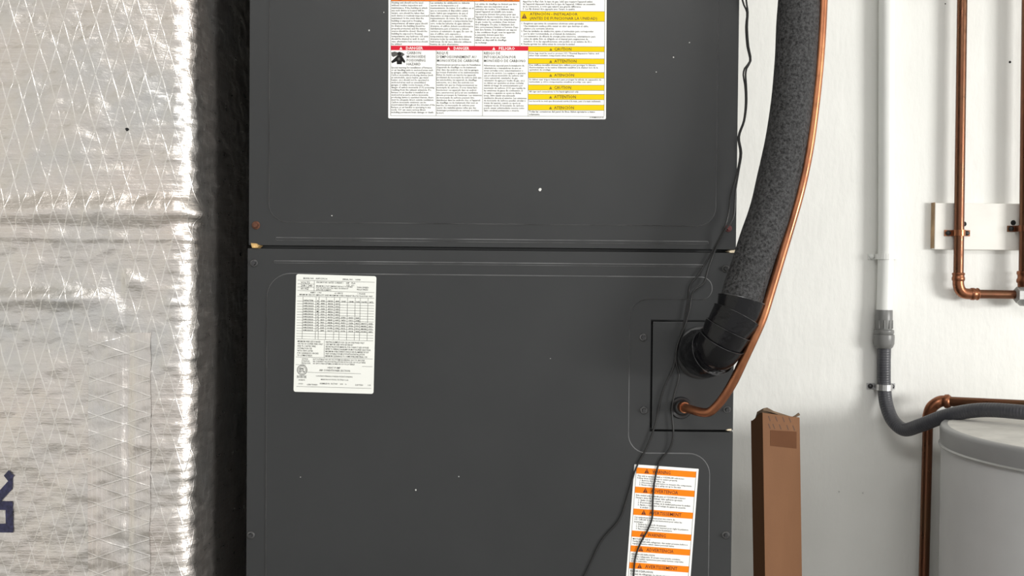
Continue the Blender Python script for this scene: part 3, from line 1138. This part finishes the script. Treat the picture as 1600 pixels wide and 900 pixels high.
# holes poked in the jacket
for px, py, r, mt in ((198, 202, 3.2, 'hole'), (245, 195, 2.0, 'chip')):
    p = pix(px, py, YF)
    u = p.x - XD0
    d = disp(u, p.z)
    lp = [(p.x + 0.0006 * r * random.uniform(.7, 1.2) * math.cos(t), p.z + 0.0006 * r * random.uniform(.7, 1.2) * math.sin(t)) for t in [2 * math.pi * k / 9 for k in range(9)]]
    MB().prism_xz(lp, YF - d + 0.001, YF - d - 0.0007).build('puncture', mt, duct)

# navy lettering printed up the jacket, cut off by the picture's edge
v, f = text_mesh('LK.', 'LEFT', 1.0, 0.045)
xs = [q[0] for q in v]
ax, bx = min(xs), max(xs)
za, zb = pix(10, 832, YF).z, pix(10, 734, YF).z
xr = pix(18, 790, YF).x
kx = (zb - za) / (bx - ax)
out = []
for q in v:
    z = za + (q[0] - ax) * kx
    x = xr - q[1] * kx * 0.9
    out.append((x, YF - disp(x - XD0, z) - 0.0012, z))
mesh_obj('printed_lettering', out, f, 'navy', duct, label='navy blue stamped lettering running up the foil')

# ================================================================== refrigerant lines
suction = thing('insulated_pipe', 'thick black foam insulated refrigerant pipe curving down into the cabinet', 'pipe', pix(1096, 551, 0))
path = spline(pl((1096, 549, 0.004), (1097, 550, -0.020), (1104, 552, -0.042), (1121, 544, -0.062), (1138, 514, -0.068), (1153, 487, -0.068), (1164, 448, -0.066), (1180, 400, -0.064), (1197, 350, -0.062),
                 (1211, 300, -0.060), (1223, 250, -0.058), (1232, 200, -0.056), (1243, 100, -0.054), (1248, 0, -0.052), (1249, -120, -0.050), (1249, -600, -0.045)) , 0.003)
path.append(Vector((path[-1].x, path[-1].y, CEIL)))
# arc length where the foam leaves the tape
cut = min(range(len(path)), key=lambda i: (path[i] - pix(1151, 492, -0.068)).length)
fo = lambda s, a, i: 0.0009 * noise.noise(Vector((s * 25, math.cos(a) * 1.5, math.sin(a) * 1.5)))
MB().tube(path[cut - 4:], 0.0213, 30, True, fo).build('foam_sleeve', 'foam', suction, True)
# scuffs along the foam
core = path[:cut]


def wrink(seed):
    def fn(s, a, i):
        return 0.0024 * noise.noise(Vector((s * 60 + seed, math.cos(a) * 2.2, math.sin(a) * 2.2))) + 0.0007 * noise.noise(Vector((s * 260, math.cos(a) * 4, math.sin(a) * 4 + seed)))
    return fn


nC = len(core)
MB().tube(core[:int(nC * .66)], [0.0238 + 0.0012 * math.sin(i / nC * 5) for i in range(int(nC * .66))], 40, True, wrink(3)).build('tape_elbow', 'tape', suction, True, 'crumpled black vinyl tape around the elbow')
lo, hi = int(nC * .44), cut + 3
nturn = 5
for k in range(nturn):
    a = lo + (hi - lo) * k // nturn
    b = lo + (hi - lo) * (k + 1) // nturn + 2
    seg_ = path[a:b + 1]
    m_ = len(seg_)
    tilt = 0.0012
    rr_ = [0.0222 + 0.0026 * (1 - i / (m_ - 1)) + (0.0009 if k == 0 else 0) - (0.0006 if k == nturn - 1 else 0) for i in range(m_)]
    rr_ = list(reversed(rr_)) if True else rr_
    turn = MB().tube(seg_, rr_, 40, True, wrink(10 + k) if k < 1 else (lambda s, a_, i, kk=k: 0.0011 * noise.noise(Vector((s * 45 + kk * 9, math.cos(a_) * 2.5, math.sin(a_) * 2.5))))).build('tape_turn', 'tape', suction, True)
    t_ = (seg_[-1] - seg_[-2]).normalized()
    u_ = t_.cross(Vector((0, 1, 0))).normalized()
    w_ = t_.cross(u_)
    loop_ = [seg_[-1] + (u_ * math.cos(g) + w_ * math.sin(g)) * (rr_[-1] + 0.0003) for g in [2 * math.pi * q / 40 for q in range(41)]]
    MB().tube(loop_, [0.00015 + 0.0005 * abs(noise.noise(Vector((q * 0.4, k * 3.1, 0)))) for q in range(41)], 6, True).build('tape_edge', 'tapeedge', turn, True)

cop = thing('copper_line', 'thin bright copper line bending into the cabinet beside the black insulated pipe', 'pipe', pix(1066, 636, 0))
cpath = spline(pl((1064, 635, 0.004), (1070, 637, -0.012), (1080, 640, -0.024), (1095, 644, -0.036), (1108, 644, -0.044), (1122, 632, -0.050), (1132, 619, -0.054), (1146, 596, -0.060), (1163, 560, -0.068), (1177, 530, -0.073),
                  (1191, 498, -0.074), (1206, 450, -0.072), (1221, 400, -0.070), (1236, 350, -0.068), (1250, 300, -0.066), (1261, 250, -0.064), (1269, 200, -0.062), (1280, 100, -0.060), (1286, 0, -0.058), (1288, -120, -0.056), (1288, -600, -0.05)), 0.004)
cpath.append(Vector((cpath[-1].x, cpath[-1].y, CEIL)))
MB().tube(cpath, 0.0048, 18).build('copper_tube', 'copper', cop, True)
MB().tube(cpath[0:5], 0.0060, 18).build('solder_joint', 'copper_fit', cop, True)


# ================================================================== the two thin wires
def wire(rows, label):
    p = spline(pl(*rows), 0.004)
    p = [Vector((p[0].x, p[0].y, CEIL))] + p
    o = MB().tube(p, 0.00100, 8).build('control_wire', 'wire', None, True)
    tag(o, label, 'wire', 'thin black wires hanging down the cabinet')


wy = -0.0032
wire([(1158, -300, -.012), (1160, 0, -.012), (1167, 19, -.012), (1165.5, 42, -.012), (1167.5, 72, -.012), (1171.5, 96, -.012), (1163.5, 107, -.012), (1161.5, 117, -.012), (1164, 133, -.012), (1165, 161, -.012), (1162, 189, -.012), (1153.5, 214, -.011), (1156.5, 239, -.011), (1152.5, 266, -.010),
      (1141.5, 305, -.009), (1138.5, 332, -.008), (1133, 353, -.010), (1115, 389, wy), (1092, 428, wy), (1078, 447, wy), (1075.5, 467, wy), (1068, 507, wy), (1055, 560, wy), (1053, 572, wy), (1036, 610, wy), (1022, 669, wy), (1010, 700, wy), (994, 731, wy), (981, 774, wy), (968, 811, wy), (940, 845, wy), (914, 898, wy), (880, 960, wy), (850, 1050, wy)],
     'thin black wire that strays away from the orange label near its lower end')
wire([(1163, -300, -.0145), (1166, 0, -.0145), (1168.5, 19, -.0145), (1167.5, 42, -.0145), (1169.5, 72, -.0145), (1173, 95, -.0145), (1166.5, 107, -.0145), (1165, 117, -.0145), (1166, 133, -.0145), (1166.5, 161, -.0145), (1163, 189, -.0145), (1155, 214, -.0135), (1158.5, 239, -.0135), (1154.5, 266, -.0125),
      (1149, 300, -.0115), (1145, 341, -.0105), (1131.5, 362, -.0105), (1118, 389, -.0055), (1107, 418, -.0055), (1099, 443, -.0055), (1083, 456, -.0055), (1077, 485, -.0055), (1069.5, 511, -.0055), (1058.5, 540, -.0055), (1056.5, 566, -.0055), (1061, 584, -.0050), (1053, 619, -.0050), (1050, 644, -.0050), (1052, 681, -.0045), (1047, 700, wy),
      (1031, 721, wy), (1023, 751, wy), (1020, 782, wy), (1019, 809, wy), (1012, 828, wy), (1001, 848, wy), (993, 870, wy), (990, 899, wy), (988, 960, wy), (992, 1050, wy)],
     'thin black wire that runs down across the orange safety label')

# ================================================================== white conduit and grey hose on the wall
YC = 0.583
conduit = thing('white_conduit', 'straight white plastic conduit pipe running down the wall', 'conduit', pix(1381, 487, YC))
cp = spline(pl((1386, -420, YC), (1385.5, 0, YC), (1385, 200, YC), (1384, 400, YC), (1381.5, 490, YC)), 0.02)
cp[0] = Vector((cp[0].x, cp[0].y, CEIL))
MB().tube(cp, 0.0128, 28).build('conduit_pipe', 'pvc', conduit, True)

hose = thing('flexible_hose', 'grey flexible conduit hose looping from white conduit over the water heater', 'hose', pix(1381, 600, YC))


def ax_(py):
    return pix(1381.3, py, YC)


def seg_lathe(y0, prof_px, name, mat, parent, seg=28, label=None):
    p = ax_(y0)
    s = 0.001065
    prof = [((yy - y0) * s, rr * s) for yy, rr in prof_px]
    return MB().lathe(p, (0, 0, -1), prof, seg).build(name, mat, parent, True, label)


seg_lathe(484, [(484, 12.5), (485, 13.0), (500, 13.2), (514, 12.6), (516, 12.0)], 'connector_sleeve', 'grey', hose)
for k in range(10):     # grip ribs on the sleeve
    g = 2 * math.pi * k / 10
    p = ax_(500)
    q = ax_(513)
    dv = Vector((math.cos(g), math.sin(g), 0)) * 0.0137
    MB().tube([p + dv, q + dv], 0.0012, 8).build('grip_rib', 'grey', hose, True)
seg_lathe(515, [(515, 13.5), (516, 15.0), (520, 15.2), (522, 14.0)], 'lock_ring', 'grey', hose)
seg_lathe(521, [(521, 12.0), (523, 15.6), (526, 16.0), (537, 15.6), (542, 13.6), (544.5, 11.0)], 'gland_nut', 'grey', hose)
hp = spline(pl((1381.5, 540, YC), (1381, 575, YC), (1381.5, 603, YC), (1385, 632, 0.575), (1395, 657, 0.56), (1412, 671, 0.54), (1437, 665, 0.51), (1478, 650, 0.47), (1530, 641, 0.43), (1600, 644.5, 0.38), (1680, 656, 0.35), (1740, 680, 0.34)), 0.004)
hp[-1] = hp[-1] + Vector((0, 0, -0.004))
MB().tube(hp, 0.0110, 24).build('hose_tube', 'hose', hose, True)


def strap(px, py, Y, rad, mat, ear, label, group, thick=0.0022, hgt=0.009, screwmat='screw', back=None, bolts=(1, 1), name='pipe_strap'):
    """two-hole strap: half round band over the pipe with a flat ear and a bolt each side"""
    c = pix(px, py, Y)
    yb = back
    t = thing(name, label, 'strap', (c.x, yb, c.z - hgt / 2), group)
    prof = [(-rad - ear, yb - thick), (-rad - thick * 0.6, yb - thick)]
    for k in range(13):
        g = math.pi - math.pi * k / 12
        prof.append((math.cos(g) * (rad + thick), Y - yb - (math.sin(g) * (rad + thick)) + yb))
    prof += [(rad + thick * 0.6, yb - thick), (rad + ear, yb - thick)]
    inner = [(rad + ear, yb), (rad, yb)]
    for k in range(13):
        g = math.pi * k / 12
        inner.append((math.cos(g) * (rad + 0.0002), Y - math.sin(g) * (rad + 0.0002)))
    inner += [(-rad, yb), (-rad - ear, yb)]
    nn = len(prof)
    inner = list(reversed(inner))
    vv, ff = [], []
    for z in (c.z - hgt / 2, c.z + hgt / 2):
        vv += [(c.x + x, y, z) for x, y in prof] + [(c.x + x, y, z) for x, y in inner]
    S = 2 * nn
    for i in range(nn - 1):
        ff += [(i, i + 1, S + i + 1, S + i), (nn + i, S + nn + i, S + nn + i + 1, nn + i + 1), (i, nn + i, nn + i + 1, i + 1), (S + i, S + i + 1, S + nn + i + 1, S + nn + i)]
    ff += [(0, S, S + nn, nn), (nn - 1, nn + nn - 1, S + nn + nn - 1, S + nn - 1)]
    MB().add(vv, ff).build('band', mat, t)
    for sgn, on in zip((-1, 1), bolts):
        if on:
            b = Vector((c.x + sgn * (rad + ear * 0.55), yb - thick, c.z))
            MB().lathe(b, (0, -1, 0), [(-0.001, 0.0042), (0.0016, 0.0042), (0.0034, 0.0036), (0.0042, 0.0016)], 14).build('bolt', screwmat, t, True)
    return t


WB = WALLY
strap(1384, 401, YC, 0.0130, 'pvc', 0.011, 'white plastic strap holding the white conduit to the wall', None, 0.0026, 0.009, 'pvc', WB)
strap(1381.5, 605, YC, 0.0112, 'steel', 0.0125, 'silver metal strap with dark bolts around the grey hose', None, 0.0022, 0.010, 'screw', WB)

# ================================================================== painted block and wall copper pipes
BX0, BZ1 = XZ(1461.5, 317, 0.586)
BX1, BZ0 = XZ(1594, 390, 0.586)[0] + 0.10, XZ(1500, 390, 0.586)[1]
block = thing('wood_block', 'flat white painted wooden block on the wall behind the copper pipes', 'block', ((BX0 + BX1) / 2, 0.593, BZ0))
MB().box(BX0, BX1, 0.586, WALLY, BZ0, BZ1, 0.0012).build('board', 'wood', block)
MB().box(BX0 - 0.0012, BX0 + 0.0005, 0.5875, WALLY, BZ0 + 0.002, BZ1 + 0.001, 0.0003).build('bare_edge', 'woodedge', block)
for px, py in ((1506, 350), (1583, 348)):
    MB().lathe(pix(px, py, 0.586), (0, -1, 0), [(-0.001, 0.0042), (0.0010, 0.0042), (0.0022, 0.0030), (0.0024, 0.0010)], 16).build('screw', 'hole', block, True)

YP = 0.5765
cpipe = thing('copper_water_pipe', 'copper water pipe with elbow turning right below the white block', 'pipe', pix(1498, 455, YP))
e0 = pix(1497.5, 433, YP)
corner = pix(1497.5, 459, YP)
h1 = pix(1594, 460.5, YP)
h0 = corner + (h1 - corner).normalized() * 0.022
tp = pix(1503.5, 0, YP)
v_ = spline([e0 + (tp - e0) * (CEIL - e0.z) / (tp.z - e0.z), tp, pix(1500, 250, YP), e0 + Vector((0, 0, 0.006))], 0.03)
MB().tube(v_, 0.0080, 22).build('pipe_run', 'copper_old', cpipe, True)
ang = [e0 + Vector((0, 0, -0.004)), e0.lerp(corner, 0.45), corner + Vector((0.003, 0, 0.006)), corner + Vector((0.0085, 0, 0.0012)), h0 + Vector((-0.003, 0, 0)), h0]
MB().tube(spline(ang, 0.002), 0.0090, 22).build('elbow_fitting', 'copper_fit', cpipe, True)
for c_, ax in ((e0 + Vector((0, 0, -0.007)), (0, 0, 1)), (h0 - (h1 - corner).normalized() * 0.003, tuple(h1 - corner))):
    MB().lathe(c_, ax, [(0, 0.0088), (0.002, 0.0102), (0.006, 0.0104), (0.008, 0.0094), (0.0105, 0.0094), (0.012, 0.0104), (0.014, 0.0096), (0.0145, 0.0080)], 22).build('fitting_collar', 'copper_fit', cpipe, True)
MB().tube([h0, h0.lerp(h1, .5), h1 + (h1 - h0).normalized() * 0.01], 0.0074, 22).build('pipe_run', 'copper_old', cpipe, True)

YP2 = 0.570
p2 = thing('copper_riser', 'wider copper pipe at the right picture edge with valve below', 'pipe', pix(1604, 459, YP2))
r0 = pix(1602.5, 440, YP2)
rt = pix(1607.5, 0, YP2)
MB().tube(spline([r0 + (rt - r0) * (CEIL - r0.z) / (rt.z - r0.z), rt, r0], 0.03), 0.0107, 24).build('pipe_run', 'copper_old', p2, True)
MB().lathe(r0 + Vector((0, 0, 0.018)), (0, 0, -1), [(0, 0.0112), (0.001, 0.0135), (0.005, 0.0140), (0.008, 0.0124), (0.012, 0.0124), (0.015, 0.0140), (0.019, 0.0140), (0.021, 0.0122), (0.027, 0.0120)], 24).build('fitting_collar', 'copper_fit', p2, True)
vc = pix(1604, 461, YP2)
vb = MB()
vb.lathe(vc + Vector((0, 0, 0.016)), (0, 0, -1), [(0, 0.012), (0.004, 0.0135), (0.02, 0.015), (0.030, 0.014), (0.034, 0.010)], 24)
vb.build('valve_body', 'lightgrey', p2, True)
hx_ = []
for k in range(6):
    g = math.pi / 6 + k * math.pi / 3
    hx_.append((math.cos(g) * 0.0135, math.sin(g) * 0.0135))
nut = MB()
xa = pix(1588, 460, YP2).x
nut.add([(xa + dx, vc.y + a, vc.z + b) for dx in (0, 0.007) for a, b in hx_], [tuple(range(6)), tuple(range(11, 5, -1))] + [(i, (i + 1) % 6, 6 + (i + 1) % 6, 6 + i) for i in range(6)])
nut.build('hex_nut', 'lightgrey', p2)

strap(1499, 364, YP, 0.0082, 'copper_fit', 0.013, 'copper strap with two dark bolts on the narrower pipe across white block', None, 0.0016, 0.010, 'rubber', 0.586)
strap(1603.5, 357, YP2, 0.0110, 'copper_fit', 0.013, 'copper strap on the wider pipe at the right picture edge', None, 0.0016, 0.010, 'rubber', 0.586)

# ================================================================== water heater
HX, HY, HR = 0.880, 0.33, 0.25
ZT_ = pix(1473, 662, 0.427).z
S_ = 0.00097
heater = thing('water_heater', 'grey cylindrical water heater at the lower right against the wall', 'water heater', (HX, HY, 0))
ZS = ZT_ - 27 * S_
MB().lathe((HX, HY, 0.0), (0, 0, 1), [(0.0, HR - 0.012), (0.02, HR - 0.003), (0.03, HR - 0.002), (ZS - 0.004, HR - 0.002), (ZS + 0.002, HR - 0.004)], 96).build('tank_jacket', 'heater', heater, True)
MB().lathe((HX, HY, ZS), (0, 0, 1), [(-0.0030, HR - 0.001), (-0.0030, HR + 0.0012), (-0.0012, HR + 0.0016), (0.0, HR + 0.0002), (0.001, HR - 0.0005)], 96).build('seam_bead', 'lightgrey', heater, True)
MB().lathe((HX, HY, ZS), (0, 0, 1), [(0.0002, HR - 0.0005), (0.022, HR), (0.0255, HR - 0.0012), (0.0275, HR - 0.004), (0.0278, HR - 0.008)], 96).build('top_rim', 'rim', heater, True)
MB().lathe((HX, HY, ZS), (0, 0, 1), [(0.020, HR - 0.005), (0.0272, HR - 0.007), (0.0285, HR - 0.016), (0.0300, HR - 0.05), (0.0312, 0.10), (0.032, 0.02)], 96).build('top_cover', 'heatertop', heater, True)
for dx, dy, r in ((-0.10, -0.135, 0.007), (-0.085, -0.15, 0.004), (-0.155, -0.115, 0.005), (-0.165, -0.12, 0.003), (-0.15, -0.13, 0.003)):
    lp = []
    for k in range(9):
        g = 2 * math.pi * k / 9
        lp.append((HX + dx + r * 1.5 * math.cos(g) * random.uniform(.7, 1.2), HY + dy + r * math.sin(g) * random.uniform(.7, 1.2)))
    zz = ZS + 0.0296
    MB().add([(x, y, zz - 0.001) for x, y in lp] + [(x, y, zz + 0.0006) for x, y in lp], [tuple(range(9)), tuple(range(17, 8, -1))] + [(i, (i + 1) % 9, 9 + (i + 1) % 9, 9 + i) for i in range(9)]).build('paint_chip', 'chip', heater)

# pipe that feeds it: rises beside the tank, elbow, runs over the top
YV = 0.555
feed = thing('heater_feed_pipe', 'tarnished copper pipe rising beside the water heater and elbowing over it', 'pipe', (pix(1444, 900, YV).x, YV, 0))
a_ = pix(1443.5, 900, YV)
b_ = pix(1450, 655, YV)
low = a_ + (a_ - b_) * (a_.z / (b_.z - a_.z))
MB().tube([low, low.lerp(b_, .5), b_], 0.0082, 22).build('pipe_run', 'copper_old', feed, True)
g_ = pix(1478, 627, 0.545)
g2 = pix(1600, 633, 0.47)
dr = (g2 - g_).normalized()
MB().tube(spline([b_ + Vector((0, 0, -0.004)), b_ + Vector((0.001, 0, 0.007)), pix(1456, 636, 0.552), pix(1466, 628.5, 0.549), g_ - dr * 0.006, g_ + dr * 0.004], 0.002), 0.0094, 22).build('elbow_fitting', 'copper_fit', feed, True)
MB().lathe(b_ + Vector((0, 0, -0.006)), (0, 0, 1), [(0, 0.0086), (0.001, 0.0104), (0.006, 0.0108), (0.008, 0.0094)], 22).build('fitting_collar', 'copper_fit', feed, True)
MB().lathe(g_ - dr * 0.002, dr, [(0, 0.0092), (0.001, 0.0112), (0.006, 0.0116), (0.008, 0.0102), (0.010, 0.0084)], 22).build('fitting_collar', 'copper_fit', feed, True)
g3 = g2 + dr * 0.20
MB().tube([g_, g_.lerp(g2, .5), g2, g3], 0.0080, 22).build('pipe_run', 'copper_old', feed, True)

# ================================================================== cardboard box leaning by the cabinet
YB = 0.34
YAW = math.radians(17)
BD = Vector((math.cos(YAW), math.sin(YAW), 0))         # along the front board
BN = Vector((math.sin(YAW), -math.cos(YAW), 0))        # out of the front board
F0 = pix(1191.5, 645, YB)


def on_front(px, py):
    d = RC @ Vector(((px - W / 2) / F, -(py - H / 2) / F, -1.0))
    return CAM + d * ((F0 - CAM).dot(BN) / d.dot(BN))


F1 = on_front(1249.5, 652.5)
bw = ((F1 - F0).dot(BD) + (on_front(1255.5, 900) - on_front(1195.5, 900)).dot(BD)) / 2
lean = (on_front(1195.5, 900) - F0).dot(BD) / (F0.z - on_front(1195.5, 900).z)     # sideways per metre downwards
bdep, th = 0.030, 0.0028
box = thing('cardboard_box', 'tall narrow brown cardboard box standing on end beside the cabinet', 'box', (F0.x + 0.03, YB + 0.02, 0))


def bp(a, n, z):
    """a along the front, n behind it, at height z; the box leans a little"""
    q = F0 + BD * (a + lean * (F0.z - z)) - BN * n
    return (q.x, q.y, z)


def board(name, a0, n0, a1, n1, z0, z1, da, dn, mat='card'):
    v = [bp(a0, n0, 0), bp(a1, n1, 0), bp(a1, n1, z1), bp(a0, n0, z0), bp(a0 + da, n0 + dn, 0), bp(a1 + da, n1 + dn, 0), bp(a1 + da, n1 + dn, z1), bp(a0 + da, n0 + dn, z0)]
    return MB().add(v, [(0, 1, 2, 3), (7, 6, 5, 4), (0, 4, 5, 1), (1, 5, 6, 2), (2, 6, 7, 3), (3, 7, 4, 0)]).build(name, mat, box)


zl, zr = F0.z, F1.z
zbk = zl - 0.016
board('front_board', 0, 0, bw - 0.0016, 0, zl, zr, 0, th)
board('side_board', 0, th * 0.9, 0, bdep, zl, zbk, th, 0)
board('side_board', bw - th, th + 0.002, bw - th, bdep, zr - 0.004, zr - 0.006, th, 0)
board('back_board', 0, bdep, bw - 0.0016, bdep, zbk, zr - 0.006, 0, th)
tf = [(-0.003, 0.010, zl + 0.000), (0.003, 0.003, zl + 0.006), (0.010, 0.004, zl + 0.0068), (0.022, 0.006, zl + 0.001), (bw - 0.010, 0.006, zr + 0.0005), (bw - 0.004, 0.026, zr - 0.004), (0.004, 0.028, zbk + 0.003)]
tv = [bp(*q) for q in tf]
MB().add(tv + [(x, y, z - 0.003) for x, y, z in tv], [tuple(range(7)), tuple(range(13, 6, -1))] + [(i, (i + 1) % 7, 7 + (i + 1) % 7, 7 + i) for i in range(7)]).build('torn_flap', 'torn', box)
MB().tube([Vector(bp(bw - 0.012, 0.004, zr - 0.001)), Vector(bp(bw - 0.006, 0.003, zr + 0.002)), Vector(bp(bw - 0.001, 0.002, zr + 0.005))], [0.0014, 0.0016, 0.0022], 6).build('torn_flap', 'torn', box)


def bxq(name, mat, pts, lift):
    p = [on_front(x, y) for x, y in pts]
    n = len(p)
    MB().add([q - BN * 0.0001 for q in p] + [q + BN * lift for q in p], [tuple(range(n)), tuple(range(2 * n - 1, n - 1, -1))] + [(i, (i + 1) % n, n + (i + 1) % n, n + i) for i in range(n)]).build(name, mat, box)


bxq('packing_tape', 'boxtape', [(1203.5, 672), (1244.5, 674.5), (1244.5, 701), (1203.5, 696.5)], 0.0003)
for row, (y, xs_) in enumerate(((650, (1200, 1211, 1222, 1232)), (662, (1200, 1207, 1217, 1228.5, 1238)))):
    for i, x in enumerate(xs_):
        yy = y + (x - 1200) * 0.07
        bxq('printed_dash', 'boxprint', [(x, yy), (x + 1.3, yy - 0.2), (x + 4.2, yy + 7.5), (x + 3.0, yy + 8)], 0.0002)

# ------------------------------------------------------------------ small marks on the wall
for px, py, r in ((1578, 97, 1.9), (1477, 6, 1.0), (1311, 768, 1.4), (1348, 770, 1.6)):
    p = pix(px, py, WALLY)
    MB().lathe(p + Vector((0, 0.001, 0)), (0, -1, 0), [(0, 0.00105 * r), (0.0014, 0.00105 * r), (0.0018, 0.0007 * r)], 10).build('wall_mark', 'hole' if py < 200 else 'chip', bpy.data.objects['wall_back'])
